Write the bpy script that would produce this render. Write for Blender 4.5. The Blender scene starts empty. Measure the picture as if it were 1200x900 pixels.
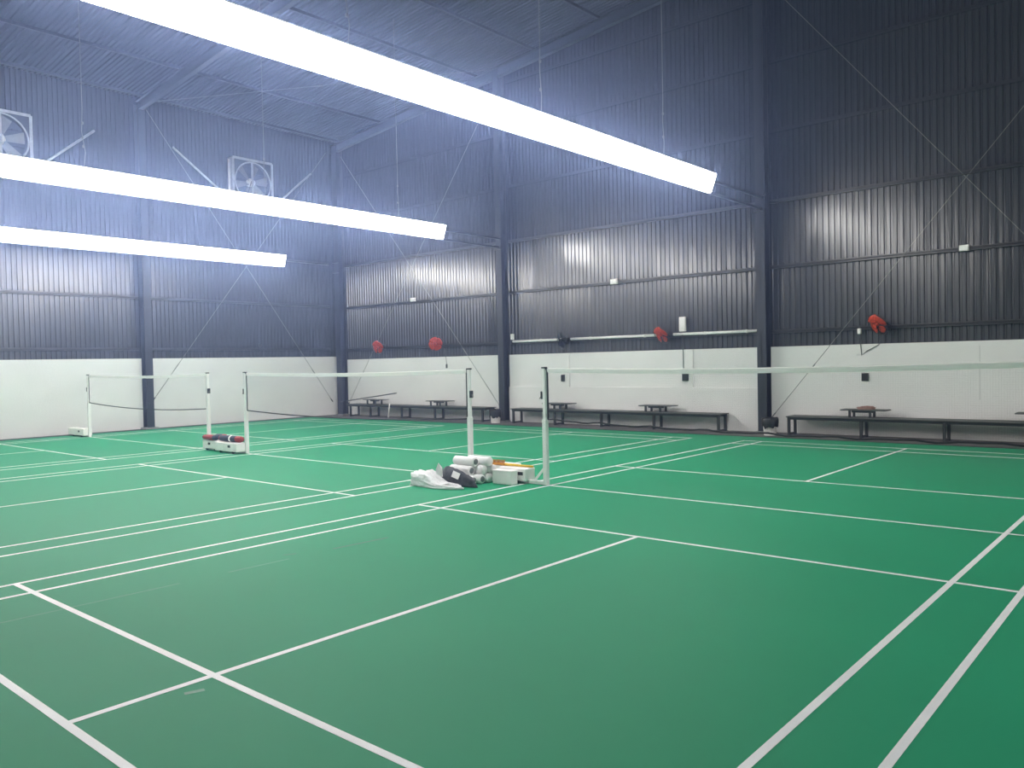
import bpy, math, random
from mathutils import Vector, Matrix, Quaternion
random.seed(7)
SC = bpy.context.scene
COL = SC.collection

# ------------------------------------------------------------------ camera
# x runs along the nets (to the right), y along the courts (away), z is up; metres
cam_d = bpy.data.cameras.new('camera')
cam = bpy.data.objects.new('camera', cam_d)
COL.objects.link(cam)
SC.camera = cam
cam_d.sensor_width = 36.0
cam_d.lens = 948.24 / 1200 * 36.0
cam_d.clip_start = 0.05
cam_d.clip_end = 200
YAW, PITCH, ROLL = -0.714252, -0.025839, -0.021101
CF = Vector((math.cos(PITCH) * math.sin(YAW), math.cos(PITCH) * math.cos(YAW), math.sin(PITCH)))
CR = Vector((math.cos(YAW), -math.sin(YAW), 0))
CU = CR.cross(CF)
_c, _s = math.cos(ROLL), math.sin(ROLL)
R2 = CR * _c + CU * _s
U2 = CU * _c - CR * _s
m = Matrix((R2, U2, -CF)).transposed().to_4x4()
m.translation = Vector((6.94384, -1.57129, 1.60938))
cam.matrix_world = m

# ------------------------------------------------------------------ world, exposure
GLARE_HAZE = 0.0085  # bluish scatter in the air, mostly standing in for lens glare around lights
world = bpy.data.worlds.new('world')
SC.world = world
world.use_nodes = True
wn = world.node_tree
wn.nodes.clear()
wo = wn.nodes.new('ShaderNodeOutputWorld')
wb = wn.nodes.new('ShaderNodeBackground')
wb.inputs['Color'].default_value = (0.02, 0.03, 0.05, 1)
wb.inputs['Strength'].default_value = 0.1
wn.links.new(wb.outputs[0], wo.inputs['Surface'])
vs = wn.nodes.new('ShaderNodeVolumeScatter')
vs.inputs['Color'].default_value = (0.42, 0.56, 1.0, 1)
vs.inputs['Density'].default_value = GLARE_HAZE
vs.inputs['Anisotropy'].default_value = 0.81
wn.links.new(vs.outputs[0], wo.inputs['Volume'])
SC.view_settings.view_transform = 'Standard'
SC.view_settings.look = 'None'
SC.view_settings.gamma = 1
SC.view_settings.use_curve_mapping = False
SC.view_settings.exposure = 0.0
LAMP = 36.5          # radiance of the tube-light panels

# ------------------------------------------------------------------ materials
def mat(name, color, rough=0.5, metal=0.0, spec=0.5, bump=None, var=None, emit=None):
    """bump = (scale xyz, distance, detail); var = (scale xyz, amount) multiplies the colour by noise"""
    M = bpy.data.materials.new(name)
    M.use_nodes = True
    nt = M.node_tree
    b = nt.nodes['Principled BSDF']
    b.inputs['Base Color'].default_value = (*color, 1)
    b.inputs['Roughness'].default_value = rough
    b.inputs['Metallic'].default_value = metal
    b.inputs['Specular IOR Level'].default_value = spec
    def noise(scale, detail, obj='Object'):
        tc = nt.nodes.new('ShaderNodeTexCoord')
        mp = nt.nodes.new('ShaderNodeMapping')
        mp.inputs['Scale'].default_value = scale
        n = nt.nodes.new('ShaderNodeTexNoise')
        n.inputs['Scale'].default_value = 1
        n.inputs['Detail'].default_value = detail
        nt.links.new(tc.outputs[obj], mp.inputs[0])
        nt.links.new(mp.outputs[0], n.inputs['Vector'])
        return n
    if var:
        n = noise(var[0], 4)
        r = nt.nodes.new('ShaderNodeMapRange')
        r.inputs['From Min'].default_value = 0.3
        r.inputs['From Max'].default_value = 0.7
        r.inputs['To Min'].default_value = 1 - var[1]
        r.inputs['To Max'].default_value = 1 + var[1]
        mx = nt.nodes.new('ShaderNodeMix')
        mx.data_type = 'RGBA'
        mx.blend_type = 'MULTIPLY'
        mx.inputs['Factor'].default_value = 1
        mx.inputs['A'].default_value = (*color, 1)
        nt.links.new(n.outputs[0], r.inputs[0])
        nt.links.new(r.outputs[0], mx.inputs['B'])
        nt.links.new(mx.outputs['Result'], b.inputs['Base Color'])
    if bump:
        n = noise(bump[0], bump[2])
        bp = nt.nodes.new('ShaderNodeBump')
        bp.inputs['Strength'].default_value = 1
        bp.inputs['Distance'].default_value = bump[1]
        nt.links.new(n.outputs[0], bp.inputs['Height'])
        nt.links.new(bp.outputs[0], b.inputs['Normal'])
    if emit:
        b.inputs['Emission Color'].default_value = (*emit[0], 1)
        b.inputs['Emission Strength'].default_value = emit[1]
    return M

M_MAT = mat('green_vinyl', (0.020, 0.300, 0.142), 0.60, 0, 0.14, ((260, 260, 260), 0.0006, 2), ((0.35, 0.5, 1), 0.05))
M_LINE = mat('white_line_paint', (0.86, 0.88, 0.86), 0.45, 0, 0.4, None, ((3, 3, 3), 0.05))
M_SEAM = mat('worn_green', (0.075, 0.30, 0.185), 0.5, 0, 0.4, None, ((6, 6, 6), 0.15))
M_SCUFF = mat('dark_scuff', (0.030, 0.17, 0.095), 0.5, 0, 0.4)
M_CONC = mat('bare_concrete', (0.14, 0.13, 0.13), 0.8, 0, 0.3, ((40, 40, 40), 0.002, 4), ((2, 2, 2), 0.25))
M_EDGE = mat('black_mat_edge', (0.012, 0.014, 0.014), 0.7)
M_PLASTER = mat('white_plaster', (0.77, 0.765, 0.765), 0.75, 0, 0.25, ((25, 25, 25), 0.003, 5), ((0.9, 0.9, 1.4), 0.035))
M_SHEET = mat('dark_coated_steel', (0.042, 0.046, 0.055), 0.22, 0, 0.85, ((6.5, 2.3, 0.6), 0.010, 2), ((0.4, 0.4, 0.2), 0.10))
M_SHEET2 = mat('dark_coated_steel_dull', (0.042, 0.046, 0.055), 0.27, 0, 0.8, ((6.5, 2.3, 0.6), 0.010, 2), ((0.4, 0.4, 0.2), 0.10))
M_ROOF = mat('roof_steel', (0.040, 0.045, 0.058), 0.40, 0, 0.5, ((0.5, 2.3, 1), 0.008, 2))
M_STEEL = mat('slate_painted_steel', (0.026, 0.030, 0.041), 0.42, 0, 0.5, ((30, 30, 30), 0.001, 3), ((1.5, 1.5, 0.8), 0.12))
M_GIRT = mat('grey_painted_channel', (0.036, 0.039, 0.046), 0.30, 0, 0.6, ((3, 3, 3), 0.003, 2))
M_ROD = mat('galvanised_rod', (0.22, 0.23, 0.24), 0.5, 0.3, 0.4)
M_GALV = mat('galvanised_sheet', (0.50, 0.52, 0.54), 0.42, 0.35, 0.5, None, ((8, 8, 8), 0.15))
M_GALVD = mat('dull_galvanised_sheet', (0.22, 0.23, 0.25), 0.5, 0.3, 0.4, None, ((8, 8, 8), 0.15))
M_WHITE = mat('white_enamel', (0.90, 0.88, 0.87), 0.35, 0, 0.5, None, ((9, 9, 9), 0.04))
M_BOXW = mat('white_weight_box', (0.93, 0.90, 0.88), 0.5, 0, 0.4, None, ((7, 7, 7), 0.06))
M_TAPE = mat('white_canvas', (0.97, 0.95, 0.94), 0.8, 0, 0.2, ((60, 60, 60), 0.002, 3), ((9, 40, 40), 0.06))
def translucent(M, f, col):
    nt = M.node_tree
    tr = nt.nodes.new('ShaderNodeBsdfTranslucent')
    tr.inputs['Color'].default_value = (*col, 1)
    mx = nt.nodes.new('ShaderNodeMixShader')
    mx.inputs[0].default_value = f
    nt.links.new(nt.nodes['Principled BSDF'].outputs[0], mx.inputs[1])
    nt.links.new(tr.outputs[0], mx.inputs[2])
    nt.links.new(mx.outputs[0], nt.nodes['Material Output'].inputs['Surface'])
translucent(M_TAPE, 0.4, (0.97, 0.95, 0.94))
M_CORD = mat('black_net_cord', (0.018, 0.018, 0.020), 0.7)
M_NET = mat('net_string', (0.035, 0.030, 0.028), 0.8)
M_BLACK = mat('black_plastic', (0.012, 0.013, 0.016), 0.45)
M_DARKBAG = mat('dark_grey_fabric', (0.070, 0.074, 0.085), 0.6, 0, 0.4, ((35, 35, 35), 0.01, 3), ((14, 14, 14), 0.5))
M_NAVY = mat('navy_fabric', (0.020, 0.034, 0.062), 0.6, 0, 0.4, ((30, 30, 30), 0.008, 3))
M_RED = mat('red_fabric', (0.36, 0.030, 0.028), 0.55, 0, 0.4, ((30, 30, 30), 0.008, 3))
M_POLY = mat('white_polythene', (0.80, 0.80, 0.80), 0.32, 0, 0.5, ((16, 16, 16), 0.03, 5))
M_WRAP = mat('white_wrapped_card', (0.88, 0.87, 0.86), 0.4, 0, 0.5, ((22, 22, 22), 0.006, 3))
M_GREYEND = mat('grey_card_end', (0.16, 0.17, 0.17), 0.6)
M_YELLOW = mat('yellow_plastic', (0.80, 0.52, 0.03), 0.4)
M_TUFT = mat('orange_brown_bristle', (0.55, 0.24, 0.035), 0.8, 0, 0.2, ((60, 60, 60), 0.01, 3))
M_BENCH = mat('dark_bench_steel', (0.030, 0.034, 0.036), 0.45, 0, 0.5, None, ((5, 5, 5), 0.15))
M_SEAT = mat('grey_green_bench_board', (0.085, 0.092, 0.085), 0.6, 0, 0.4, None, ((3, 20, 5), 0.15))
M_FANRED = mat('orange_red_plastic', (0.60, 0.050, 0.016), 0.4)
M_WIRE = mat('black_wire', (0.014, 0.016, 0.018), 0.4)
M_CLOTH = mat('dusty_pink_cloth', (0.33, 0.20, 0.17), 0.85, 0, 0.2, ((20, 20, 20), 0.01, 3))
M_GREYBOX = mat('dark_grey_plastic', (0.035, 0.040, 0.042), 0.5)
M_CEMENT = mat('grey_cement', (0.30, 0.30, 0.31), 0.85, 0, 0.2, ((20, 20, 20), 0.004, 4))
M_LAMP = mat('lit_tube_panel', (0.8, 0.8, 0.8), 0.4, 0, 0.5, None, None, ((0.97, 0.96, 1.0), LAMP))

# ------------------------------------------------------------------ mesh helpers
class MB:
    def __init__(self):
        self.v, self.f, self.sm = [], [], []
    def add(self, vs, fs, smooth=False):
        o = len(self.v)
        self.v += [tuple(p) for p in vs]
        for f in fs:
            self.f.append(tuple(i + o for i in f))
            self.sm.append(smooth)
        return self
    def box(self, x0, x1, y0, y1, z0, z1):
        vs = [(x0, y0, z0), (x1, y0, z0), (x1, y1, z0), (x0, y1, z0), (x0, y0, z1), (x1, y0, z1), (x1, y1, z1), (x0, y1, z1)]
        return self.add(vs, [(3, 2, 1, 0), (4, 5, 6, 7), (0, 1, 5, 4), (1, 2, 6, 5), (2, 3, 7, 6), (3, 0, 4, 7)])
    def cbox(self, x0, x1, y0, y1, z0, z1, c=0.008):
        """box with chamfered edges"""
        X, Y, Z = (x0, x1), (y0, y1), (z0, z1)
        vs, idx = [], {}
        for i in (0, 1):
            for j in (0, 1):
                for k in (0, 1):
                    sx, sy, sz = (1 - 2 * i), (1 - 2 * j), (1 - 2 * k)
                    for a in range(3):
                        p = [X[i] + sx * c, Y[j] + sy * c, Z[k] + sz * c]
                        p[a] = (X[i], Y[j], Z[k])[a]
                        idx[(i, j, k, a)] = len(vs)
                        vs.append(p)
        F = []
        for a in range(3):
            for s in (0, 1):
                o = [q for q in range(3) if q != a]
                ring = []
                for (p, q) in ((0, 0), (1, 0), (1, 1), (0, 1)):
                    t = [0, 0, 0]; t[a] = s; t[o[0]] = p; t[o[1]] = q
                    ring.append(idx[(*t, a)])
                F.append(ring)
        for a in range(3):
            o = [q for q in range(3) if q != a]
            for p in (0, 1):
                for q in (0, 1):
                    t0 = [0, 0, 0]; t1 = [0, 0, 0]
                    t0[a] = 0; t1[a] = 1
                    for t in (t0, t1):
                        t[o[0]] = p; t[o[1]] = q
                    F.append([idx[(*t0, o[0])], idx[(*t1, o[0])], idx[(*t1, o[1])], idx[(*t0, o[1])]])
        for i in (0, 1):
            for j in (0, 1):
                for k in (0, 1):
                    F.append([idx[(i, j, k, 0)], idx[(i, j, k, 1)], idx[(i, j, k, 2)]])
        ctr = Vector(((x0 + x1) / 2, (y0 + y1) / 2, (z0 + z1) / 2))
        out = []
        for f in F:
            a, b, d = Vector(vs[f[0]]), Vector(vs[f[1]]), Vector(vs[f[2]])
            n = (b - a).cross(d - a)
            mid = sum((Vector(vs[i]) for i in f), Vector()) / len(f)
            out.append(f if n.dot(mid - ctr) > 0 else f[::-1])
        return self.add(vs, out)
    def tube(self, pts, r, seg=8, cap=True, smooth=True):
        pts = [Vector(p) for p in pts]
        rs = r if isinstance(r, (list, tuple)) else [r] * len(pts)
        vs, fs = [], []
        t0 = (pts[1] - pts[0]).normalized()
        ref = Vector((0, 0, 1)) if abs(t0.z) < 0.9 else Vector((1, 0, 0))
        nrm = t0.cross(ref).normalized()
        for i, p in enumerate(pts):
            t = (pts[min(i + 1, len(pts) - 1)] - pts[max(i - 1, 0)]).normalized()
            nrm = (nrm - t * nrm.dot(t)).normalized()
            bn = t.cross(nrm)
            for k in range(seg):
                a = 2 * math.pi * k / seg
                vs.append(p + (nrm * math.cos(a) + bn * math.sin(a)) * rs[i])
        for i in range(len(pts) - 1):
            for k in range(seg):
                a, b = i * seg + k, i * seg + (k + 1) % seg
                fs.append((a, b, b + seg, a + seg))
        self.add(vs, fs, smooth)
        if cap:
            n = (len(pts) - 1) * seg
            o = len(self.v) - len(vs)
            self.f.append(tuple(o + k for k in range(seg))[::-1]); self.sm.append(False)
            self.f.append(tuple(o + n + k for k in range(seg))); self.sm.append(False)
        return self
    def bar(self, p0, p1, w, h, up=(0, 0, 1)):
        """rectangular bar, w sideways, h along up"""
        p0, p1 = Vector(p0), Vector(p1)
        t = (p1 - p0).normalized()
        up = Vector(up)
        if abs(t.dot(up)) > 0.98:
            up = Vector((0, 1, 0))
        s = t.cross(up).normalized()
        u = s.cross(t)
        vs = []
        for p in (p0, p1):
            for (a, b) in ((-1, -1), (1, -1), (1, 1), (-1, 1)):
                vs.append(p + s * (a * w / 2) + u * (b * h / 2))
        return self.add(vs, [(0, 1, 2, 3), (7, 6, 5, 4), (0, 4, 5, 1), (1, 5, 6, 2), (2, 6, 7, 3), (3, 7, 4, 0)])
    def lathe(self, prof, seg=20, M=None, smooth=True):
        """prof = [(r, z)] about local z; closed when r is 0 at the ends"""
        vs, fs = [], []
        for (r, z) in prof:
            for k in range(seg):
                a = 2 * math.pi * k / seg
                q = Vector((r * math.cos(a), r * math.sin(a), z))
                vs.append(M @ q if M else q)
        for i in range(len(prof) - 1):
            for k in range(seg):
                a, b = i * seg + k, i * seg + (k + 1) % seg
                fs.append((a, b, b + seg, a + seg))
        return self.add(vs, fs, smooth)
    def torus(self, R, r, M=None, seg=28, s2=6):
        vs, fs = [], []
        for i in range(seg):
            a = 2 * math.pi * i / seg
            for j in range(s2):
                b = 2 * math.pi * j / s2
                q = Vector(((R + r * math.cos(b)) * math.cos(a), (R + r * math.cos(b)) * math.sin(a), r * math.sin(b)))
                vs.append(M @ q if M else q)
        for i in range(seg):
            for j in range(s2):
                a, b = i * s2 + j, i * s2 + (j + 1) % s2
                c, d = ((i + 1) % seg) * s2 + j, ((i + 1) % seg) * s2 + (j + 1) % s2
                fs.append((a, c, d, b))
        return self.add(vs, fs, True)
    def mesh(self, name, material):
        me = bpy.data.meshes.new(name)
        me.from_pydata(self.v, [], self.f)
        me.polygons.foreach_set('use_smooth', self.sm)
        me.materials.append(material)
        me.update()
        return me
    def build(self, name, material, parent=None, loc=(0, 0, 0), label=None):
        o = bpy.data.objects.new(name, self.mesh(name, material))
        COL.objects.link(o)
        o.location = loc
        if parent:
            o.parent = parent
        if label:
            o['label'] = label
        return o

def link_mesh(name, me, parent, loc=(0, 0, 0), rot=(0, 0, 0)):
    o = bpy.data.objects.new(name, me)
    COL.objects.link(o)
    o.location = loc
    o.rotation_euler = rot
    o.parent = parent
    return o

def tag(o, label, cat, group=None):
    o['label'] = label
    o['category'] = cat
    if group:
        o['group'] = group
    return o

def thing(name, label, cat, loc=(0, 0, 0), rz=0, group=None):
    o = bpy.data.objects.new(name, None)
    COL.objects.link(o)
    o.location = loc
    o.rotation_euler = (0, 0, rz)
    o.empty_display_size = 0.2
    return tag(o, label, cat, group)

def structure(o):
    o['kind'] = 'structure'
    return o

def copy_tree(o, parent=None):
    c = o.copy()
    COL.objects.link(c)
    c.parent = parent
    for ch in list(o.children):
        copy_tree(ch, c)
    return c

# ------------------------------------------------------------------ hall dimensions
XL, XR = -15.4, 15.1        # inner faces of the left and right walls
YN, YF = -2.7, 15.3         # near and far walls
ZW = 1.84                   # top of the white masonry
def roof_z(x):
    return 9.1 + 0.095 * (x + 15.4)

# ------------------------------------------------------------------ floor
fl = structure(MB().box(XL - 0.4, XR + 0.4, YN - 0.4, YF + 0.4, -0.30, -0.004).build('floor', M_CONC))
MXL, MXR, MYN, MYF = -15.05, XR - 0.05, YN + 0.05, 14.1
MB().box(MXL, MXR, MYN, MYF, -0.004, 0.0).build('court_mat', M_MAT, fl, label='green vinyl court mat')
MB().box(MXL, MXR, MYF, MYF + 0.07, -0.004, 0.006).build('mat_edging', M_EDGE, fl, label='black edging strip')
MB().box(XL, MXL, MYN, MYF + 0.07, -0.004, 0.006).build('mat_edging', M_EDGE, fl, label='black edging strip')
COURTS = [0.0, -7.108, -14.347]
LW = 0.042
YS = [-0.1615, 0.567, 4.718, 6.70, 8.780, 12.743, 13.306]
XS = [0.02, 0.391, 2.970, 5.552, 5.977]
lines = []
for off in COURTS:
    for y in YS:
        lines.append((off + XS[0] - LW / 2, off + XS[4] + LW / 2, y - LW / 2, y + LW / 2, 0))
    for x in (XS[0], XS[1], XS[3], XS[4]):
        lines.append((off + x - LW / 2, off + x + LW / 2, YS[0] - LW / 2, YS[6] + LW / 2, 1))
    lines.append((off + XS[2] - LW / 2, off + XS[2] + LW / 2, YS[0], YS[2], 1))
    lines.append((off + XS[2] - LW / 2, off + XS[2] + LW / 2, YS[4], YS[6], 1))
for (x0, x1, y0, y1, k) in lines:
    h = 0.0014 + 0.0004 * k
    MB().box(x0, x1, y0, y1, -0.001, h).build('court_line', M_LINE, fl)
# worn seam and scuffs in the near left of the front court
for (x0, y0, x1, y1, w, mt) in ((1.02, 0.10, 1.05, 1.35, 0.010, M_SEAM), (1.05, 1.75, 1.06, 2.30, 0.012, M_SEAM),
                                (1.03, -1.1, 1.02, 0.05, 0.008, M_SEAM), (3.08, 0.35, 3.11, 0.44, 0.035, M_SEAM),
                                (1.06, 2.75, 1.10, 3.35, 0.03, M_SCUFF), (0.9, 2.35, 0.95, 2.45, 0.02, M_SCUFF)):
    MB().bar((x0, y0, 0.0003), (x1, y1, 0.0003), w, 0.0008).build('scuff_mark', mt, fl)

# ------------------------------------------------------------------ corrugated sheets
PITCH_R, DEPTH_R = 0.12, 0.021
def sheet_mesh(name, material, n, length, depth=DEPTH_R):
    """n ribs along local x, ribs run along local z, ribs proud towards local -y"""
    xs = []
    for i in range(n):
        b = i * PITCH_R
        xs += [(b, 0), (b + 0.026, 0), (b + 0.042, -depth), (b + 0.104, -depth)]
    xs += [(n * PITCH_R, 0), (n * PITCH_R + 0.02, 0)]
    zs = [0, length]
    vs = [(x, y, z) for z in zs for (x, y) in xs]
    k = len(xs)
    mb = MB()
    mb.add(vs, [(i, i + 1, i + 1 + k, i + k) for i in range(k - 1)])
    return mb.mesh(name, material)

def clad(parent, origin, along_angle, span, z0, z1, ms):
    n = 8
    w = n * PITCH_R
    mesh_a = [sheet_mesh('cladding_sheet', mt, n, z1 - z0) for mt in ms]
    k = int(math.ceil(span / w))
    d = Vector((math.cos(along_angle), math.sin(along_angle), 0))
    for i in range(k):
        p = Vector(origin) + d * (i * w)
        o = link_mesh('cladding_sheet', random.choice(mesh_a), parent, (p.x, p.y, z0),
                      (0, 0, along_angle + math.radians(random.uniform(-0.6, 0.6))))

# far wall: white masonry below, corrugated cladding above
wf = structure(MB().box(XL - 0.25, XR + 0.25, YF, YF + 0.2, 0, ZW).build('wall_far', M_PLASTER))
clad(wf, (XL - 0.2, YF + 0.12, 0), 0, XR - XL + 0.4, ZW - 0.02, roof_z(XR) + 0.1, [M_SHEET, M_SHEET, M_SHEET2])
MB().box(XL - 0.3, XR + 0.3, YF + 0.16, YF + 0.3, ZW - 0.01, 12.4).build('backing_sheet', M_SHEET2, wf)
# thicker lower courses and two flat pilasters in the middle bay
MB().box(-7.74, -0.48, YF - 0.055, YF + 0.01, 0, 0.96).build('lower_course', M_PLASTER, wf)
MB().box(-2.66, -2.12, YF - 0.05, YF + 0.01, 0.955, ZW - 0.002).build('pilaster', M_PLASTER, wf)
MB().box(-6.26, -5.68, YF - 0.05, YF + 0.01, 0.955, ZW - 0.002).build('pilaster', M_PLASTER, wf)
MB().box(3.70, 3.706, YF - 0.0012, YF + 0.01, 0.75, 1.75).build('wall_joint', M_CEMENT, wf)
XC = [-15.08, -7.86, -0.37, 7.1, 14.6]     # frame lines on the far wall
ZG = [2.17, 3.555, 4.96, 6.45, 7.93, 9.3]
def girt(parent, p0, p1, inward, h=0.075):
    """C channel: flanges top and bottom, web at the back"""
    p0, p1, n = Vector(p0), Vector(p1), Vector(inward)
    mb = MB()
    mb.bar(p0 + n * 0.004, p1 + n * 0.004, 0.006, h)
    mb.bar(p0 + n * 0.035 + Vector((0, 0, h / 2 - 0.003)), p1 + n * 0.035 + Vector((0, 0, h / 2 - 0.003)), 0.07, 0.006)
    mb.bar(p0 + n * 0.035 - Vector((0, 0, h / 2 - 0.003)), p1 + n * 0.035 - Vector((0, 0, h / 2 - 0.003)), 0.07, 0.006)
    mb.bar(p0 + n * 0.067 + Vector((0, 0, h / 2 - 0.014)), p1 + n * 0.067 + Vector((0, 0, h / 2 - 0.014)), 0.006, 0.022)
    mb.bar(p0 + n * 0.067 - Vector((0, 0, h / 2 - 0.014)), p1 + n * 0.067 - Vector((0, 0, h / 2 - 0.014)), 0.006, 0.022)
    return mb.build('girt', M_GIRT if p0.z < 5.5 else M_SHEET2, parent)
for i in range(4):
    for z in ZG:
        girt(wf, (XC[i] + 0.11, YF + 0.09, z), (XC[i + 1] - 0.11, YF + 0.09, z), (0, -1, 0))
# left wall
wl = structure(MB().box(XL - 0.2, XL, YN - 0.25, YF + 0.2, 0, 1.95).build('wall_left', M_PLASTER))
clad(wl, (XL - 0.12, YN - 0.2, 0), math.pi / 2, YF - YN + 0.4, 1.93, 9.3, [M_SHEET, M_SHEET, M_SHEET2])
MB().box(XL - 0.3, XL - 0.16, YN - 0.3, YF + 0.3, 1.94, 9.4).build('backing_sheet', M_SHEET2, wl)
YC = [2.4, 8.72, 15.0]
ZGL = [2.21, 3.63, 5.05]
for (a, b) in ((YN, 2.3), (2.5, YC[1] - 0.11), (YC[1] + 0.11, YC[2])):
    for z in ZGL:
        girt(wl, (XL - 0.09, a, z), (XL - 0.09, b, z), (1, 0, 0))
# the near and right walls close the hall behind the camera
for nm, bx, o, ang, span in (('wall_near', (XL - 0.25, XR + 0.25, YN - 0.2, YN), (XR + 0.2, YN - 0.12, 0), math.pi, XR - XL + 0.4),
                             ('wall_right', (XR, XR + 0.2, YN - 0.25, YF + 0.2), (XR + 0.12, YF + 0.2, 0), -math.pi / 2, YF - YN + 0.4)):
    w = structure(MB().box(*bx, 0, ZW).build(nm, M_PLASTER))
    clad(w, o, ang, span, ZW - 0.02, 12.2, [M_SHEET2])
    e = 0.16
    if nm == 'wall_near':
        MB().box(XL - 0.3, XR + 0.3, YN - 0.3, YN - e, ZW - 0.01, 12.4).build('backing_sheet', M_SHEET2, w)
    else:
        MB().box(XR + e, XR + 0.3, YN - 0.3, YF + 0.3, ZW - 0.01, 12.4).build('backing_sheet', M_SHEET2, w)

# roof: single slope rising to the right, sheets run down the slope, purlins and rafters under them
slope = math.atan(0.095)
L_R = (XR - XL + 0.8) / math.cos(slope)
cl = MB()
cl.add([(XL - 0.4, YN - 0.4, roof_z(XL - 0.4) + 0.10), (XR + 0.4, YN - 0.4, roof_z(XR + 0.4) + 0.10), (XR + 0.4, YF + 0.4, roof_z(XR + 0.4) + 0.10), (XL - 0.4, YF + 0.4, roof_z(XL - 0.4) + 0.10),
        (XL - 0.4, YN - 0.4, roof_z(XL - 0.4) + 0.16), (XR + 0.4, YN - 0.4, roof_z(XR + 0.4) + 0.16), (XR + 0.4, YF + 0.4, roof_z(XR + 0.4) + 0.16), (XL - 0.4, YF + 0.4, roof_z(XL - 0.4) + 0.16)],
       [(3, 2, 1, 0), (4, 5, 6, 7), (0, 1, 5, 4), (1, 2, 6, 5), (2, 3, 7, 6), (3, 0, 4, 7)])
ceil = structure(cl.build('ceiling', M_ROOF))
rs = sheet_mesh('roof_sheet', M_ROOF, 8, L_R, 0.03)
# local x -> +y world, local z -> up the slope (+x), local -y -> down
Rm = Matrix((Vector((0, 1, 0)), Vector((-math.sin(slope), 0, math.cos(slope))), Vector((math.cos(slope), 0, math.sin(slope))))).transposed()
for i in range(20):
    o = link_mesh('roof_sheet', rs, ceil)
    o.rotation_euler = Rm.to_euler()
    o.location = (XL - 0.4, YN - 0.35 + i * 0.96, roof_z(XL - 0.4) + 0.09)
for i in range(15):
    x = XL + 0.35 + i * 2.1
    if x < XR:
        MB().bar((x, YN, roof_z(x) - 0.04), (x, YF, roof_z(x) - 0.04), 0.06, 0.07).build('purlin', M_ROOF, ceil)
for y in (2.4, 8.72, 15.17):
    mb = MB()
    a, b = Vector((XL + 0.05, y, roof_z(XL + 0.05) - 0.26)), Vector((XR, y, roof_z(XR) - 0.26))
    mb.bar(a, b, 0.008, 0.26)
    for s in (-1, 1):
        mb.bar(a + Vector((0, 0, s * 0.13)), b + Vector((0, 0, s * 0.13)), 0.14, 0.012)
    mb.build('rafter', M_ROOF, ceil)

# ------------------------------------------------------------------ steel columns
def column(x, y, face, ztop, label, d=0.25, w=0.20):
    """H section; face = direction of the hall ('y' far wall, 'x' left wall)"""
    t = thing('steel_column', label, 'column', (x, y, 0), 0, None)
    mb = MB()
    if face == 'y':
        mb.box(-w / 2, w / 2, -d / 2, -d / 2 + 0.014, 0.03, ztop)
        mb.box(-w / 2, w / 2, d / 2 - 0.014, d / 2, 0.03, ztop)
        mb.box(-0.006, 0.006, -d / 2, d / 2, 0.03, ztop)
        mb.build('shaft', M_STEEL, t)
        MB().box(-w / 2 - 0.05, w / 2 + 0.05, -d / 2 - 0.04, d / 2, -0.004, 0.03).build('base_plate', M_CEMENT, t)
        pl = MB()
        for z in (4.75, 5.08):
            pl.box(-w / 2 - 0.03, w / 2 + 0.03, -d / 2 - 0.05, -d / 2 - 0.001, z - 0.03, z + 0.03)
        pl.build('bracket', M_STEEL, t)
    else:
        mb.box(d / 2 - 0.014, d / 2, -w / 2, w / 2, 0.05, ztop)
        mb.box(-d / 2, -d / 2 + 0.014, -w / 2, w / 2, 0.05, ztop)
        mb.box(-d / 2, d / 2, -0.006, 0.006, 0.05, ztop)
        mb.build('shaft', M_STEEL, t)
        MB().box(-d / 2, d / 2 + 0.06, -w / 2 - 0.08, w / 2 + 0.08, -0.004, 0.05).build('base_plate', M_CEMENT, t)
    return t
column(XC[2], YF - 0.125, 'y', roof_z(XC[2]) - 0.2, 'slate steel column nearest the camera, between middle and right bays of benches')
column(XC[1], YF - 0.125, 'y', roof_z(XC[1]) - 0.2, 'slate steel column left of the middle bench, beside a bucket with dark lid')
column(XC[0], YF - 0.125, 'y', roof_z(XC[0]) - 0.2, 'slate steel column in the corner where the two white walls meet', w=0.26)
column(XL + 0.125, YC[1], 'x', roof_z(XL) - 0.2, 'slate steel column on the left wall behind the farthest net')

# ------------------------------------------------------------------ bracing rods
def rod(a, b, label, r=0.0065, tb=0.12):
    a, b = Vector(a), Vector(b)
    t = thing('brace_rod', label, 'rod', a)
    MB().tube([(0, 0, 0), b - a], r, 6).build('rod', M_ROD, t)
    k = a.lerp(b, tb) - a
    d = (b - a).normalized()
    MB().tube([k - d * 0.12, k - d * 0.1, k + d * 0.1, k + d * 0.12], [r, 0.014, 0.014, r], 8).build('turnbuckle', M_ROD, t)
    for q, s in ((Vector((0, 0, 0)), 1), (b - a, -1)):
        MB().bar(q, q + d * s * 0.14, 0.008, 0.05, (0, 1, 0) if abs(d.x) > abs(d.y) else (1, 0, 0)).build('end_cleat', M_STEEL, t)
    return t
yb = YF - 0.10
rod((-0.23, yb, 0.32), (7.1, yb, 9.15), 'thin diagonal brace rod rising right from beside the black-topped bin')
rod((7.1, yb + 0.03, 0.30), (-0.20, yb + 0.03, 9.55), 'thin diagonal brace rod rising left across the dark right-hand bay')
rod((-8.0, yb, 0.35), (-14.9, yb, 8.55), 'thin diagonal brace rod ending at the column foot left of middle bench', tb=0.2)
rod((-14.9, yb + 0.03, 0.30), (-8.0, yb + 0.03, 9.25), 'thin diagonal brace rod rising right from the room corner column')
xb = XL + 0.10
rod((xb, YC[1] + 0.12, 0.75), (xb, 14.9, 8.7), 'diagonal brace rod rising right from column behind the farthest net')
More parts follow.
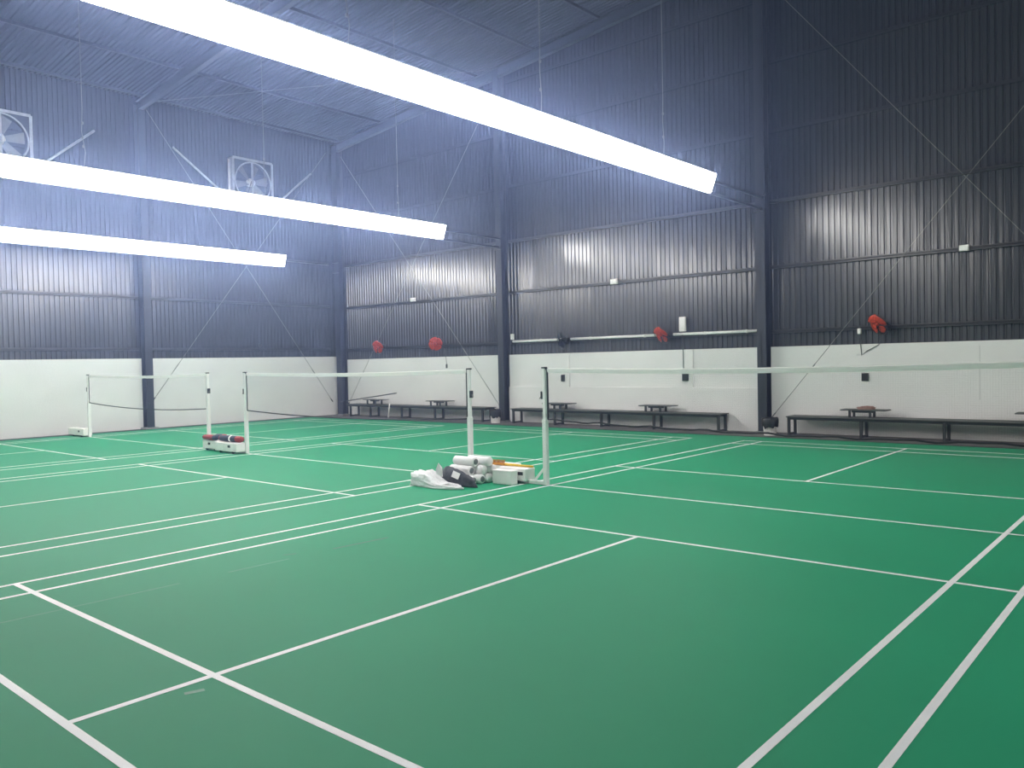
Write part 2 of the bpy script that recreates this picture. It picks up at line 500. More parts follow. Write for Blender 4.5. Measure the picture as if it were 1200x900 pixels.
rod((xb + 0.03, 14.9, 0.45), (xb + 0.03, YC[1] + 0.12, 8.9), 'diagonal brace rod on left wall descending to the room corner')
rod((-15.1, 8.8, roof_z(-15.1) - 0.2), (-7.9, 15.0, roof_z(-7.9) - 0.2), 'diagonal roof rod under the ceiling from left wall column', tb=0.5)

# ------------------------------------------------------------------ linear lights
def linear_light(x, y0, y1, ycol, label, rods, z=4.96, wall=False):
    t = thing('linear_light', label, 'light', (x, y0, z), 0, None)
    n = 10
    L = (y1 - y0) / n
    # wedge section: faces lean down, added opaque cover holds light off the upper walls
    me = MB().add([(x, y, z) for y in (0.003, L - 0.003) for (x, z) in ((-0.03, -0.175), (0.03, -0.175), (0.15, 0.15), (-0.03 if wall else -0.15, 0.15))],
                  [(0, 1, 2, 3), (7, 6, 5, 4), (0, 4, 5, 1), (1, 5, 6, 2), (2, 6, 7, 3), (3, 7, 4, 0)]).mesh('tube_panel', M_LAMP)
    MB().cbox(-0.155, 0.155, 0.0, y1 - y0, 0.153, 0.17, 0.004).build('top_cover', M_WHITE, t)
    for i in range(n):
        link_mesh('tube_panel', me, t, (0, i * L, 0))
    if wall:        # the side towards the wall is a closed sheet-metal back
        MB().box(-0.05, -0.034, 0.0, y1 - y0, -0.19, 0.15).build('back_plate', M_STEEL, t)
    cp = MB()
    cp.add([(x, y, z) for y in (-0.02, -0.001) for (x, z) in ((-0.035, -0.18), (0.035, -0.18), (0.155, 0.165), (-0.155, 0.165))],
           [(0, 1, 2, 3), (7, 6, 5, 4), (0, 4, 5, 1), (1, 5, 6, 2), (2, 6, 7, 3), (3, 7, 4, 0)])
    cp.build('end_cap', M_WHITE, t)
    cp = MB()
    cp.add([(x, y1 - y0 + y, z) for y in (0.001, 0.015) for (x, z) in ((-0.03, -0.17), (0.03, -0.17), (0.145, 0.145), (-0.145, 0.145))],
           [(0, 1, 2, 3), (7, 6, 5, 4), (0, 4, 5, 1), (1, 5, 6, 2), (2, 6, 7, 3), (3, 7, 4, 0)])
    cp.build('end_cap', M_WHITE, t)
    if ycol:
        for z in (0.06, -0.18):
            MB().bar((0, y1 - y0 + 0.02, z), (0, ycol - y0, z), 0.045, 0.045).build('rail', M_STEEL, t)
        MB().bar((0, y1 - y0 + 1.1, -0.18), (0, y1 - y0 + 1.1, 0.06), 0.025, 0.025).build('rail_link', M_STEEL, t)
    top = roof_z(x) - z - 0.1
    for i, y in enumerate(rods):
        h = MB()
        k = 0.03 if i == 0 else 0.012
        h.tube([(0, y - y0, 0.165), (0.005, y - y0 + k, 0.45), (-0.004, y - y0 - k * 0.6, 0.8), (0, y - y0, 1.2), (0, y - y0, top)], 0.007, 6)
        ho = h.build('hanger', M_ROD, t)
        for z in (0.55, 0.95):
            MB().lathe([(0, -0.03), (0.018, -0.015), (0.018, 0.015), (0, 0.03)], 8, Matrix.Translation((0, y - y0, z))).build('clamp', M_ROD, ho)
    return t
linear_light(-0.33, 0.55, 12.70, 15.04, 'long glowing light bar over the nearest court, largest of the three', (4.15, 7.58, 11.0))
linear_light(-7.82, 0.55, 12.88, 15.04, 'glowing light bar crossing in front of the two exhaust fans, middle one', (4.28, 7.82, 11.43))
linear_light(-14.80, 0.55, 12.84, None, 'lowest and farthest glowing light bar, along the left wall', (), 4.92, True)

linear_light(14.2, 0.55, 12.70, None, 'added light bar out of view to the right, brightens that side', ())  # unseen bar added to brighten the right wall and camera-facing whites
# ------------------------------------------------------------------ exhaust fans high on the left wall
def exhaust_fan(yc, zc, label):
    t = thing('exhaust_fan', label, 'fan', (XL + 0.0, yc, zc))
    H, D = 0.66, 0.26
    fr = MB()
    for s in (-1, 1):
        fr.box(0, D, s * H - 0.02, s * H + 0.02, -H, H)
        fr.box(0, D, -H, H, s * H - 0.02, s * H + 0.02)
    fr.build('casing', M_GALV, t)
    # dark plate round the orifice, coloured to read as open unlit corners
    seg = 32
    vs, fs = [], []
    for k in range(seg):
        a = 2 * math.pi * k / seg
        c, s = math.cos(a), math.sin(a)
        q = max(abs(c), abs(s))
        vs.append((D, c / q * H, s / q * H)); vs.append((D, c * 0.60, s * 0.60)); vs.append((D - 0.14, c * 0.585, s * 0.585))
    for k in range(seg):
        a, b = 3 * k, 3 * ((k + 1) % seg)
        fs += [(a, b, b + 1, a + 1), (a + 1, b + 1, b + 2, a + 2)]
    mb = MB(); mb.add(vs, fs)
    mb.build('dark_corner_plate', M_STEEL, t)
    Mr = Matrix.Rotation(math.pi / 2, 4, 'Y')
    MB().torus(0.60, 0.022, Matrix.Translation((D, 0, 0)) @ Mr, 36, 6).build('orifice_ring', M_GALV, t)
    for s in (-1, 1):
        MB().box(D - 0.01, D + 0.012, s * H - 0.035, s * H + 0.035, -H, H).build('edge_strip', M_GALV, t)
        MB().box(D - 0.01, D + 0.012, -H, H, s * H - 0.035, s * H + 0.035).build('edge_strip', M_GALV, t)
    for k in range(6):
        a0 = k * math.pi / 3 + 0.2
        vs = []
        for r in (0.12, 0.35, 0.57):
            for da, dx in ((-0.22, -0.05), (0.22, 0.05)):
                w = da * (0.8 + 0.15 / r)
                for th in (0, 0.006):
                    vs.append((0.14 + dx + th, r * math.cos(a0 + w), r * math.sin(a0 + w)))
        fs = []
        for i in (0, 4):
            fs += [(i, i + 2, i + 6, i + 4), (i + 1, i + 5, i + 7, i + 3), (i, i + 4, i + 5, i + 1), (i + 2, i + 3, i + 7, i + 6)]
        fs += [(0, 1, 3, 2), (8, 10, 11, 9)]
        mb = MB(); mb.add(vs, fs)
        mb.build('blade', M_GALVD, t)
    Mx = Matrix.Rotation(math.pi / 2, 4, 'Y')
    hub = MB(); hub.lathe([(0, 0.08), (0.14, 0.08), (0.14, 0.13), (0.09, 0.2), (0.09, 0.24), (0, 0.24)], 20, Mx)
    hub.build('hub', M_WHITE, t)
    MB().bar((0.22, 0, -H), (0.22, 0, H), 0.05, 0.04, (1, 0, 0)).build('support_bar', M_GALV, t)
    MB().cbox(0.15, 0.27, -0.34, -0.12, -0.56, -0.36, 0.01).build('motor', M_WHITE, t)
    MB().tube([(0.26, -0.2, -0.40), (0.26, -0.06, 0.02)], 0.012, 6).build('drive_belt', M_BLACK, t)
    # slats behind, coloured dark to read as the unlit open interior
    for k in range(7):
        z = -0.6 + k * 0.2
        MB().bar((0.03, -H + 0.02, z), (0.03, H - 0.02, z), 0.02, 0.17).build('shutter_slat', M_STEEL, t)
    for s in (-1, 1):
        MB().tube([(0.05, s * (2.4 if s < 0 else 2.25), 0.66), (0.20, s * 0.74, -0.62)], 0.032, 8).build('stay', M_GALV, t)
    MB().tube([(0.3, -H - 0.16, 0.55), (0.3, -H - 0.16, -0.7)], 0.03, 8).build('side_pipe', M_WHITE, t)
    return t
exhaust_fan(5.30, 7.30, 'square galvanised exhaust fan at the left picture edge, above a light bar')
exhaust_fan(12.08, 7.27, 'square galvanised exhaust fan high near room corner, half hidden by light bar')

# ------------------------------------------------------------------ nets and posts
NY = 6.70
def post(x, out, label, start=0.03, length=0.80, box_y=0.0, wheel=True):
    """out = +1/-1: side the base points to (away from the net); the base is a long box of weights on a foot"""
    t = thing('net_post', label, 'post', (x, NY, 0))
    MB().cbox(-0.032, 0.032, -0.032, 0.032, 0.0, 0.86, 0.006).build('sleeve', M_WHITE, t)
    MB().cbox(-0.023, 0.023, -0.023, 0.023, 0.86, 1.53, 0.004).build('pole', M_WHITE, t)
    MB().cbox(-0.03, 0.03, -0.03, 0.03, 1.53, 1.55, 0.004).build('top_cap', M_BLACK, t)
    MB().tube([(-out * 0.02, 0, 1.525), (-out * 0.037, 0, 1.525)], 0.012, 8).build('hook', M_BLACK, t)
    c0 = out * 0.036
    w = MB().cbox(c0 - 0.014, c0 + 0.014, -0.03, 0.03, 1.13, 1.23, 0.004).build('winch', M_BLACK, t)
    MB().tube([(out * 0.05, 0, 1.18), (out * 0.075, -0.02, 1.13)], 0.006, 6).build('crank', M_ROD, w)
    e = out * (start + length)
    f = out * (max(start, 0) + 0.22)
    MB().box(min(0, f), max(0, f), -0.03, 0.03, 0.006, 0.05).build('foot', M_WHITE, t)
    if start > 0.2:
        MB().bar((out * 0.20, 0, 0.045), (out * 0.03, 0, 0.22), 0.03, 0.02, (0, 1, 0)).build('brace', M_WHITE, t)
    x0, x1 = sorted((out * start, e))
    bx = MB().cbox(x0, x1, box_y - 0.11, box_y + 0.11, 0.035, 0.205, 0.012).build('weight_box', M_BOXW, t)
    xc = out * (start + (0.08 if start > 0.2 else 0.26))
    MB().cbox(xc - 0.045, xc + 0.045, box_y - 0.113, box_y - 0.09, 0.115, 0.16, 0.002).build('hand_hole', M_BLACK, bx)
    if wheel:
        for q in (0.06, 0.62):
            Mw = Matrix.Translation((out * (start + q * length + 0.1), box_y - 0.085, 0.03)) @ Matrix.Rotation(math.pi / 2, 4, 'X')
            MB().lathe([(0, -0.02), (0.026, -0.02), (0.03, -0.012), (0.03, 0.012), (0.026, 0.02), (0, 0.02)], 14, Mw).build('wheel', M_BLACK, t)
    return t
post(0.335, -1, 'white net post of the nearest net, beside the heap of tubes and bags', 0.275, 0.46, 0.0)
post(-1.03, 1, 'white net post rising behind the white tubes, right end of middle net', 0.03, 0.62, 0.24)
post(-6.915, -1, 'white net post at left end of middle net, by red and navy bags', 0.03, 0.80, -0.10)
post(-8.315, 1, 'white net post at right end of the farthest net', -0.07, 0.58, 0.0)
post(-14.13, -1, 'white net post at left end of the farthest net, by left wall', 0.02, 0.92, -0.04)
post(5.86, 1, 'white net post holding the right-hand end of the nearest net')

def net(x0, x1, sag_top, zb0, zbm, zb1, label, wrinkle=0.0, seed=0):
    rnd = random.Random(seed)
    t = thing('badminton_net', label, 'net', ((x0 + x1) / 2, NY, 0))
    c = (x0 + x1) / 2
    N = 61
    xs = [x0 + (x1 - x0) * i / (N - 1) for i in range(N)]
    def ztop(x):
        q = (x - c) / ((x1 - x0) / 2)
        return 1.535 - sag_top * (1 - q * q)
    def zbot(x):
        q = (x - c) / ((x1 - x0) / 2)
        base = zb0 + (zb1 - zb0) * (q + 1) / 2
        return base + (zbm - (zb0 + zb1) / 2) * (1 - q * q) + (wrinkle * (math.sin(x * 9.1 + seed) * 0.6 + math.sin(x * 17.3) * 0.4) if wrinkle else 0)
    # top tape: canvas folded over the head cord, 6 cm deep
    vs, fs = [], []
    for x in xs:
        w = 0.003 + rnd.uniform(0, 0.002)
        zt = ztop(x) + rnd.uniform(-0.002, 0.002)
        zl = ztop(x) - 0.060 + rnd.uniform(-0.003, 0.003)
        for (dy, z) in ((-w, zl), (-0.006, zt - 0.008), (0.0, zt), (0.006, zt - 0.008), (w, zl)):
            vs.append((x - c, dy, z))
    for i in range(N - 1):
        for k in range(4):
            a, b = i * 5 + k, i * 5 + k + 1
            fs.append((a, a + 5, b + 5, b))
    mb = MB(); mb.add(vs, fs)
    mb.build('top_tape', M_TAPE, t)
    MB().tube([(x - c, 0, zbot(x)) for x in xs], 0.011, 6).build('bottom_cord', M_CORD, t)
    for x in (x0, x1):
        MB().box(x - c - 0.012, x - c + 0.012, -0.004, 0.004, zbot(x), ztop(x)).build('side_band', M_CORD, t)
    # strings, 2.2 cm mesh
    mesh = MB()
    hw = 0.0002
    n = int((x1 - x0) / 0.022)
    vs, fs = [], []
    for i in range(1, n):
        x = x0 + (x1 - x0) * i / n
        o = len(vs)
        vs += [(x - c - hw, 0, zbot(x)), (x - c + hw, 0, zbot(x)), (x - c + hw, 0, ztop(x) - 0.055), (x - c - hw, 0, ztop(x) - 0.055)]
        fs.append((o, o + 1, o + 2, o + 3))
    R = 32
    for k in range(1, R):
        q = k / R
        o = len(vs)
        for x in xs:
            z = zbot(x) * (1 - q) + (ztop(x) - 0.055) * q
            vs += [(x - c, 0, z - hw), (x - c, 0, z + hw)]
        fs += [(o + 2 * i, o + 2 * i + 2, o + 2 * i + 3, o + 2 * i + 1) for i in range(N - 1)]
    mesh.add(vs, fs)
    s = mesh.build('netting', M_NET, t)
    s['kind'] = 'stuff'
    return t
net(0.385, 5.81, 0.03, 0.86, 0.80, 0.80, 'nearest badminton net, its white tape running off to the right', 0.012, 3)
net(-6.865, -1.08, 0.03, 0.82, 0.755, 0.83, 'middle badminton net in front of the room corner', 0, 5)
net(-14.08, -8.365, 0.035, 0.85, 0.755, 0.82, 'farthest badminton net, along the left wall', 0, 8)

# ------------------------------------------------------------------ heap beside the nearest post
def tube_roll(x, y, z, L, r, ang, label, end=True):
    t = thing('shuttlecock_tube', label, 'tube', (x, y, z), ang, 'white wrapped tubes')
    My = Matrix.Rotation(math.pi / 2, 4, 'Y')
    mb = MB()
    mb.lathe([(0.0, -L / 2), (r * 0.75, -L / 2), (r, -L / 2 + 0.02), (r * 1.02, -L * 0.2), (r * 0.98, 0.05), (r, L / 2 - 0.02), (r * 0.85, L / 2), (0, L / 2)], 18, My)
    mb.build('wrapper', M_WRAP, t)
    if end:
        e = MB(); e.lathe([(0, L / 2 - 0.004), (r * 0.64, L / 2 - 0.003), (r * 0.6, L / 2 + 0.006), (0, L / 2 + 0.007)], 16, My)
        e.build('end_disc', M_GREYEND, t)
    return t

T_ = 0.40
tube_roll(-0.66, 6.160, 0.066, T_, 0.064, -0.02, 'white wrapped tube lying on the court behind the dark bag')
tube_roll(-0.64, 6.300, 0.066, T_, 0.064, 0.02, 'white wrapped tube in the bottom row, second from the front')
tube_roll(-0.62, 6.440, 0.066, T_, 0.064, 0.0, 'white wrapped tube in the bottom row, third from the front', False)
tube_roll(-0.62, 6.580, 0.066, T_, 0.064, 0.0, 'white wrapped tube in the bottom row, farthest back', False)
tube_roll(-0.76, 6.230, 0.179, T_, 0.064, -0.03, 'white wrapped tube in the middle row of the stack, grey end showing')
tube_roll(-0.66, 6.370, 0.179, T_, 0.064, 0.02, 'white wrapped tube in the middle row, second from the front', False)
tube_roll(-0.62, 6.510, 0.179, T_, 0.064, 0.0, 'white wrapped tube in the middle row nearest the weight box', False)
tube_roll(-0.745, 6.295, 0.292, T_, 0.064, -0.03, 'topmost front white wrapped tube of the stack, grey end showing')
tube_roll(-0.615, 6.435, 0.292, T_, 0.064, 0.02, 'topmost rear white wrapped tube of the stack, pushed to the right', False)

def blob(w, d, h, seed, prof=None, rough=0.12, nu=40, nv=18, base=0.0):
    """crumpled heap: half ellipsoid with noise, flat underside at z = base"""
    rnd = random.Random(seed)
    from mathutils import noise
    vs, fs = [], []
    for j in range(nv + 1):
        ph = math.pi / 2 * j / nv
        for i in range(nu):
            th = 2 * math.pi * i / nu
            n = noise.fractal(Vector((math.cos(th) * 2.2 + seed, math.sin(th) * 2.2, ph * 2.2)), 0.8, 2.0, 4)
            rr = 1 + rough * n
            sx = math.cos(ph) ** 0.6 * rr
            x, y = sx * math.cos(th) * w / 2, sx * math.sin(th) * d / 2
            z = math.sin(ph) ** 0.8 * h * (1 + rough * 1.5 * n)
            if prof:
                z *= prof(x / (w / 2), y / (d / 2))
            vs.append((x, y, base + max(z, 0.0)))
    for j in range(nv):
        for i in range(nu):
            a, b = j * nu + i, j * nu + (i + 1) % nu
            fs.append((a, b, b + nu, a + nu))
    fs.append(tuple(range(nu))[::-1])
    mb = MB()
    mb.add(vs, fs, True)
    return mb

bag = thing('plastic_bag', 'crumpled white polythene bag lying open on the court, left of tubes', 'bag', (-0.82, 5.79, 0.002))
blob(0.94, 0.30, 0.20, 3, lambda x, y: 1.0 if x < -0.25 else max(0.34, 1.0 - 1.3 * (x + 0.25)), 0.16).build('bag_body', M_POLY, bag)
cr = MB()
cr.add([(-0.05, 0.06, 0.10), (0.05, 0.10, 0.12), (0.045, 0.075, 0.22), (0.0, 0.07, 0.31), (-0.03, 0.05, 0.22), (-0.06, 0.12, 0.12), (0.02, 0.12, 0.24)],
       [(0, 1, 2), (0, 2, 3), (0, 3, 4), (1, 5, 6), (1, 6, 2), (2, 6, 3), (5, 0, 4), (5, 4, 6), (4, 3, 6)])
cr.build('bag_corner', M_POLY, bag)
db = thing('equipment_bag', 'dark grey fabric bag with white label slumped on the polythene bag', 'bag', (-0.62, 6.02, 0.002), 0)
blob(0.66, 0.13, 0.225, 11, lambda x, y: 0.90 - 0.34 * x, 0.10, 32, 14).build('bag_body', M_DARKBAG, db)
lb = MB()
lb.bar((-0.03, -0.072, 0.165), (0.10, -0.078, 0.135), 0.006, 0.085, (0, 0.35, 1))
lb.build('label_patch', M_WHITE, db, label='white label')
sb = thing('carton', 'small plain white box standing in front of the weight boxes', 'box', (-0.195, 6.48, 0))
MB().cbox(-0.165, 0.165, -0.07, 0.07, 0.002, 0.175, 0.008).build('box_body', M_BOXW, sb)
MB().cbox(-0.169, 0.169, -0.074, 0.074, 0.165, 0.19, 0.006).build('lid', M_BOXW, sb)
yl = thing('hand_brush', 'yellow stick with an orange-brown tufted end lying on weight box', 'brush', (-0.28, 6.72, 0.222))
MB().tube([(-0.12, -0.02, 0.006), (0.1, 0.0, 0.002), (0.36, 0.02, 0.0)], [0.02, 0.015, 0.015], 8).build('handle', M_YELLOW, yl)
bb = MB()
bb.cbox(-0.34, -0.10, -0.05, 0.015, -0.012, 0.02, 0.006)
bb.build('brush_head', M_TUFT, yl)
br_ = MB()
rnd = random.Random(4)
for k in range(60):
    x, y = rnd.uniform(-0.32, -0.12), rnd.uniform(-0.045, 0.01)
    br_.tube([(x, y, 0.018), (x + rnd.uniform(-0.02, 0.02), y + rnd.uniform(-0.015, 0.015), 0.06)], 0.003, 4)
o = br_.build('bristles', M_TUFT, yl)
o['kind'] = 'stuff'

# red and navy bags on the bases between the middle and far nets
def roll_bag(x, y, z, L, r, ang, label, body, endm, band):
    t = thing('racket_bag', label, 'bag', (x, y, z), ang)
    My = Matrix.Rotation(math.pi / 2, 4, 'Y') 
    sq = Matrix.Diagonal((1, 1, 0.92, 1))
    e = L * 0.22
    MB().lathe([(r * 0.9, -L / 2 + 0.03), (r, -L / 4), (r * 1.06, 0), (r, L / 4), (r * 0.96, L / 2 - e)], 18, sq @ My).build('bag_body', body, t)
    MB().lathe([(r * 0.96, L / 2 - e), (r, L / 2 - e * 0.4), (r * 0.8, L / 2), (0, L / 2 + 0.01)], 18, sq @ My).build('end_panel', endm, t)
    MB().lathe([(0, -L / 2), (r * 0.8, -L / 2), (r * 0.9, -L / 2 + 0.03)], 18, sq @ My).build('end_panel', endm, t)
    if band:
        MB().lathe([(r * 1.02, -0.0), (r * 1.085, 0.002), (r * 1.085, 0.05), (r * 1.0, 0.052)], 18, sq @ My).build('strap', M_WHITE, t)
    return t
roll_bag(-7.30, 6.60, 0.272, 0.72, 0.066, 0.03, 'navy rolled bag with red end and white strap on weight box', M_NAVY, M_RED, True)
roll_bag(-7.99, 6.775, 0.268, 0.36, 0.060, 0.0, 'rolled bag with navy middle and red ends left of strapped bag', M_NAVY, M_RED, False)
roll_bag(-8.09, 6.608, 0.264, 0.50, 0.056, 0.0, 'red rolled bag in front of the post at right end of farthest net', M_RED, M_NAVY, False)

# ------------------------------------------------------------------ benches and their raised tables
FY, BY = 14.80, 15.13
def bench(xs, x0, x1, label):
    t = thing('bench', label, 'bench', (x0, (FY + BY) / 2, -0.004))
    H = 0.40
    for k in range(3):
        y = FY + 0.005 + (BY - FY) / 2 * k - (FY + BY) / 2
        d = (BY - FY) / 2
        MB().cbox(0, x1 - x0, y - d / 2 + 0.004, y + d / 2 - 0.004, H - 0.022, H, 0.004).build('seat_board', M_SEAT, t)
    fr = MB()
    for y in (FY, BY):
        fr.box(0.01, x1 - x0 - 0.01, y - (FY + BY) / 2 - 0.018, y - (FY + BY) / 2 + 0.018, H - 0.075, H - 0.022)
    fr.build('seat_rail', M_BENCH, t)
    for x in xs:
        for y in (FY, BY):
            MB().box(x - x0 - 0.025, x - x0 + 0.025, y - (FY + BY) / 2 - 0.025, y - (FY + BY) / 2 + 0.025, 0.0, H - 0.022).build('leg', M_BENCH, t)
        MB().box(x - x0 - 0.018, x - x0 + 0.018, FY - (FY + BY) / 2 + 0.02, BY - (FY + BY) / 2 - 0.02, 0.015, 0.05).build('stretcher', M_BENCH, t)
    return t
bench([-14.2, -13.19, -11.71, -10.25, -8.35], -14.35, -8.2, 'long dark steel bench against the far wall in the corner bay')
bench([-7.22, -5.82, -4.38, -2.90, -1.27], -7.27, -1.22, 'long dark steel bench under the two pilasters in the middle bay')
bench([0.31, 1.75, 3.22, 4.7, 6.2], 0.27, 6.3, 'long dark steel bench in the right-hand bay beside the bin')
def table(x, label, w=0.86, d=0.36):
    y = (FY + BY) / 2
    t = thing('raised_table', label, 'table', (x, y, 0.397))
    MB().cbox(-w / 2, w / 2, -d / 2, d / 2, 0.135, 0.158, 0.005).build('table_top', M_SEAT, t)
    for sx in (-0.6, 0.3):
        for sy in (-0.13, 0.13):
            MB().box(sx * w / 2 - 0.02, sx * w / 2 + 0.02, sy - 0.02, sy + 0.02, 0.0, 0.135).build('leg', M_BENCH, t)
    MB().box(-0.3 * w, 0.18 * w, -0.02, 0.02, 0.09, 0.13).build('rail', M_BENCH, t)
    return t
table(-13.12, 'small raised table on the corner bench, under the sloping dark pole')
table(-10.20, 'small raised table on right half of the corner bench, left of post')
table(-5.80, 'small raised table on the middle bench, right of the nearest post')
table(-2.88, 'small raised table near the right end of the middle bench')
table(1.78, 'small raised table on the right-hand bench carrying a brownish cloth')
table(4.78, 'small raised table cut by right edge of the picture', 0.9)
ct = blob(0.34, 0.2, 0.055, 21, None, 0.3).build('folded_cloth', M_CLOTH, None, (1.80, 14.95, 0.556))
tag(ct, 'brownish pink crumpled cloth on the raised table of right-hand bench', 'cloth')
# pole leaning over the corner bench, white stick in front of it
pl = thing('long_pole', 'long dark pole resting slanted across the corner bench and its table', 'pole', (-14.62, 14.74, 0.46))
MB().tube([(0, 0, 0), (2.75, 0.0, 0.31)], 0.017, 8).build('shaft', M_BENCH, pl)
MB().tube([(0.0, 0, 0), (0.28, 0, 0.0316)], 0.022, 8).build('grip', M_BLACK, pl)
st = thing('white_stick', 'short white stick standing against the front of the corner bench', 'stick', (-12.14, 14.62, 0))
MB().tube([(0, 0, 0.0), (0.03, 0.05, 0.46)], 0.018, 8).build('shaft', M_WHITE, st)
MB().tube([(0, 0, -0.003), (0.002, 0.004, 0.03)], 0.021, 8).build('tip', M_GREYEND, st)

# ------------------------------------------------------------------ bins
def bucket(x, y, label, r=0.15, h=0.30, liner=True):
    t = thing('bin', label, 'bin', (x, y, -0.004))
    MB().lathe([(0, 0.0), (r * 0.8, 0.0), (r * 0.82, 0.01), (r, h), (r * 1.05, h), (r * 1.05, h + 0.015), (r * 0.97, h + 0.015), (r * 0.78, 0.02), (0, 0.02)], 24).build('tub', M_WHITE, t)
    rnd = random.Random(int(x * 10))
    prof, seg = [], 24
    vs, fs = [], []
    for j, (rr, z) in enumerate(((1.10, h - 0.12), (1.13, h - 0.04), (1.16, h + 0.03), (1.05, h + 0.07), (0.8, h + 0.05), (0.4, h + 0.0), (0.0, h - 0.02))):
        for k in range(seg):
            a = 2 * math.pi * k / seg
            q = rr * r * (1 + rnd.uniform(-0.05, 0.05))
            vs.append((q * math.cos(a), q * math.sin(a), z + (rnd.uniform(-0.05, 0.03) if j == 0 else rnd.uniform(-0.01, 0.012))))
    for j in range(6):
        for k in range(seg):
            a, b = j * seg + k, j * seg + (k + 1) % seg
            fs.append((a, b, b + seg, a + seg))
    mb = MB(); mb.add(vs, fs, True)
    mb.build('bin_liner', M_BLACK, t, label='black plastic liner')
    return t
bucket(-0.02, 14.62, 'white bin with black liner at the foot of the nearest column')
bucket(-7.80, 14.72, 'white bucket with black liner at the right end of corner bench')

# ------------------------------------------------------------------ wall fans
def wall_fan(x, z, yaw, tilt, label, red=True):
    y = YF + 0.02
    t = thing('wall_fan', label, 'fan', (x, y, z))
    MB().cbox(-0.05, 0.05, -0.03, 0.0, -0.10, 0.10, 0.006).build('wall_plate', M_WIRE, t)
    MB().tube([(0, -0.02, -0.03), (0, -0.14, -0.05), (0, -0.2, 0.0)], 0.018, 8).build('arm', M_WIRE, t)
    c = Vector((0, -0.24, 0.03))
    M = Matrix.Translation(c) @ Matrix.Rotation(yaw, 4, 'Z') @ Matrix.Rotation(math.pi / 2 + tilt, 4, 'X')
    # local +z is the blowing direction
    MB().lathe([(0, -0.10), (0.045, -0.09), (0.06, -0.04), (0.055, 0.02), (0, 0.02)], 16, M).build('motor', M_WIRE, t)
    hub = MB(); hub.lathe([(0.035, 0.02), (0.035, 0.07), (0.02, 0.085), (0, 0.085)], 14, M)
    bm = M_FANRED if red else M_BLACK
    hub.build('hub', bm, t)
    for k in range(4):
        a0 = k * math.pi / 2 + 0.3
        vs, fs = [], []
        nr, na = 5, 5
        for i in range(nr):
            r = 0.035 + (0.205 - 0.035) * i / (nr - 1)
            span = 0.55 + 0.22 * math.sin(math.pi * min(1, i / (nr - 1)))
            for j in range(na):
                q = j / (na - 1) - 0.5
                a = a0 + q * span * 2.3 + 0.25 * i / nr
                vs.append(M @ Vector((r * math.cos(a), r * math.sin(a), 0.045 + q * 0.05)))
        for i in range(nr - 1):
            for j in range(na - 1):
                p = i * na + j
                fs.append((p, p + 1, p + 1 + na, p + na))
        mb = MB(); mb.add(vs, fs, True)
        o = mb.build('blade', bm, t)
        md = o.modifiers.new('thick', 'SOLIDIFY'); md.thickness = 0.004
    g = MB()
    g.torus(0.235, 0.006, M @ Matrix.Translation((0, 0, 0.045)), 28, 5)
    for zc, s in ((0.045, 1), (0.045, -1)):
        g.torus(0.13, 0.003, M @ Matrix.Translation((0, 0, zc + s * 0.07)), 24, 4)
        g.torus(0.05, 0.004, M @ Matrix.Translation((0, 0, zc + s * 0.085)), 16, 4)
        for k in range(18):
            a = 2 * math.pi * k / 18
            pts = []
            for (r, h) in ((0.045, 0.085), (0.13, 0.075), (0.21, 0.04), (0.235, 0.0)):
                pts.append(M @ Vector((r * math.cos(a), r * math.sin(a), zc + s * h)))
            g.tube(pts, 0.0018, 4, False)
    o = g.build('wire_guard', M_WIRE, t)
    return t
wall_fan(2.02, 2.21, -0.55, 0.5, 'orange-red wall fan in the right-hand bay, tilted down')
wall_fan(-2.80, 2.19, -0.35, 0.55, 'orange-red wall fan in the middle bay beside a white switch box')
wall_fan(-5.72, 2.15, -1.35, 0.2, 'black wall fan seen edge-on at left of the white conduit', False)
wall_fan(-10.45, 2.20, 0.75, 0.10, 'orange-red wall fan facing the camera, right one of the corner bay')
wall_fan(-13.05, 2.19, 0.15, 0.30, 'orange-red wall fan nearest the room corner, partly dark')

# ------------------------------------------------------------------ boxes, conduit, switches and cables on the far wall
def wall_box(name, x, y, z, w, h, d, mt, label, cat, lidm=None):
    t = thing(name, label, cat, (x, y, z))
    MB().cbox(-w / 2, w / 2, -d * 0.75, 0, -h / 2, h / 2, 0.005).build('case', mt, t)
    MB().cbox(-w * 0.44, w * 0.44, -d, -d * 0.75, -h * 0.42, h * 0.42, 0.004).build('cover', lidm or mt, t)
    return t
wall_box('junction_box', 3.46, YF + 0.015, 3.56, 0.16, 0.11, 0.07, M_WHITE, 'small white box on the upper girt in the right-hand bay', 'box')
wall_box('junction_box', -4.26, YF + 0.015, 3.57, 0.20, 0.13, 0.07, M_WHITE, 'small white box on the upper girt in the middle bay', 'box')
wall_box('junction_box', -11.62, YF + 0.015, 3.62, 0.20, 0.11, 0.07, M_WHITE, 'small white box on the upper girt in the corner bay', 'box')
wall_box('junction_box', -7.62, YF + 0.01, 2.33, 0.10, 0.16, 0.06, M_WHITE, 'small white box at the left end of the white conduit', 'box')
wall_box('switch_box', -2.38, YF + 0.015, 2.43, 0.16, 0.34, 0.08, M_WHITE, 'upright white switch box above the conduit beside the middle fan', 'switch')
wall_box('switch_box', 1.58, YF + 0.015, 2.10, 0.07, 0.11, 0.06, M_WHITE, 'tiny white switch left of the right-hand orange fan', 'switch')
wall_box('socket', 1.68, YF + 0.003, 1.18, 0.13, 0.16, 0.05, M_GREYBOX, 'dark grey socket on white wall in the right-hand bay', 'socket', M_BLACK)
wall_box('socket', -2.30, YF - 0.05, 1.21, 0.15, 0.20, 0.06, M_GREYBOX, 'dark grey socket on right-hand pilaster of the middle bay', 'socket', M_BLACK)
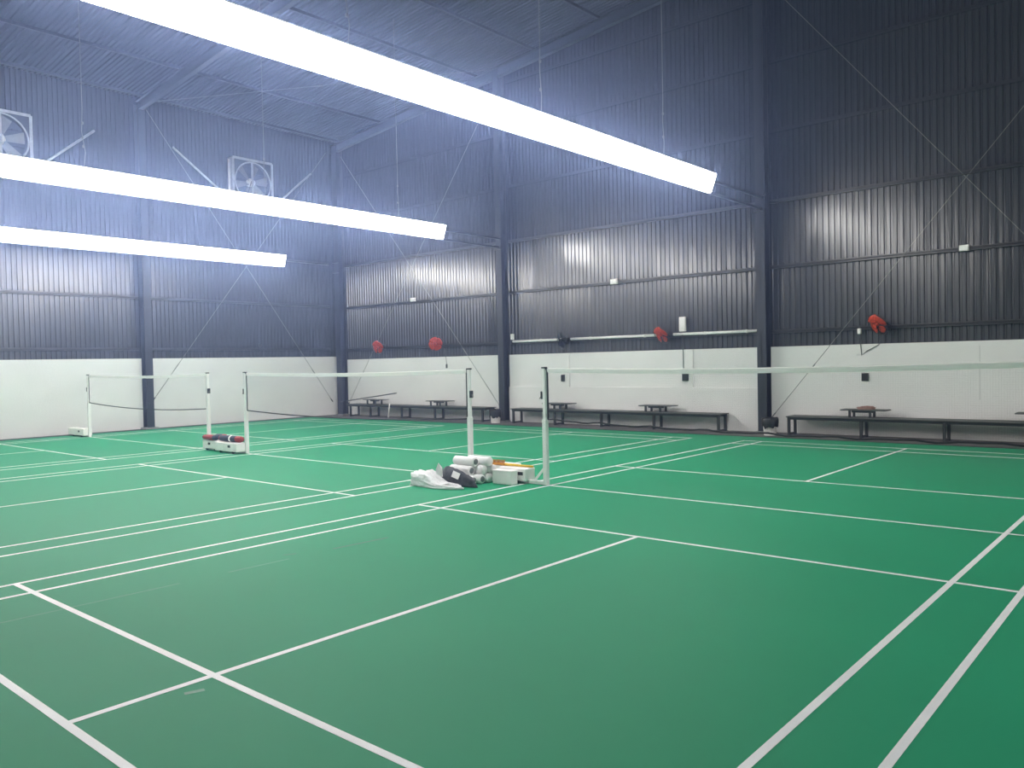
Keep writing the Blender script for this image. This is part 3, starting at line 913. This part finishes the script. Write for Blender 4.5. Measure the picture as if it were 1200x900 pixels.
wall_box('socket', -5.86, YF - 0.05, 1.19, 0.11, 0.18, 0.05, M_GREYBOX, 'dark grey socket on left-hand pilaster, beside nearest post', 'socket', M_BLACK)
wall_box('socket', -10.22, YF + 0.003, 1.56, 0.06, 0.12, 0.03, M_GREYBOX, 'tiny grey plug hanging below the fan in the corner bay', 'socket')
def pipe(pts, r, name, label, cat, mt):
    p0 = Vector(pts[0])
    o = MB().tube([Vector(p) - p0 for p in pts], r, 8).build(name, mt, None, p0)
    return tag(o, label, cat)
cd = thing('conduit', 'white conduit pipe along the lower girt of the middle bay', 'pipe', (-7.6, YF - 0.015, 2.20))
for a, b in ((0.0, 1.68), (1.98, 4.6), (4.98, 7.1)):
    MB().tube([(a, 0, 0), (b, 0, 0)], 0.034, 10).build('pipe_length', M_WHITE, cd)
for a in (1.0, 2.6, 4.2, 5.8, 6.8):
    MB().box(a - 0.015, a + 0.015, -0.038, 0.03, -0.038, 0.038).build('clip', M_WHITE, cd)
pipe([(1.62, YF - 0.008, 2.05), (1.60, YF - 0.01, 1.84), (1.62, YF - 0.012, 1.62), (1.72, YF - 0.012, 1.70), (1.95, YF - 0.012, 1.82), (2.0, YF - 0.03, 2.08)], 0.008,
     'power_cable', 'thin dark cable looping down the white wall below right-hand fan', 'cable', M_GREYBOX)
pipe([(-2.36, YF - 0.062, 2.18), (-2.36, YF - 0.062, 1.9), (-2.35, YF - 0.062, 1.31)], 0.008, 'power_cable', 'thin grey cable running down the pilaster from the switch box', 'cable', M_GREYBOX)
pipe([(-10.3, YF - 0.008, 2.1), (-10.25, YF - 0.008, 1.85), (-10.22, YF - 0.008, 1.62)], 0.007, 'power_cable', 'thin cable under the fan in the corner bay', 'cable', M_GREYBOX)
wall_box('switch_box', XL + 0.02, 0, 0, 0.1, 0.1, 0.05, M_BLACK, 'small dark box on the lower girt of the left wall', 'box').matrix_world = Matrix.Translation((XL + 0.0, 12.3, 2.33)) @ Matrix.Rotation(math.pi / 2, 4, 'Z')
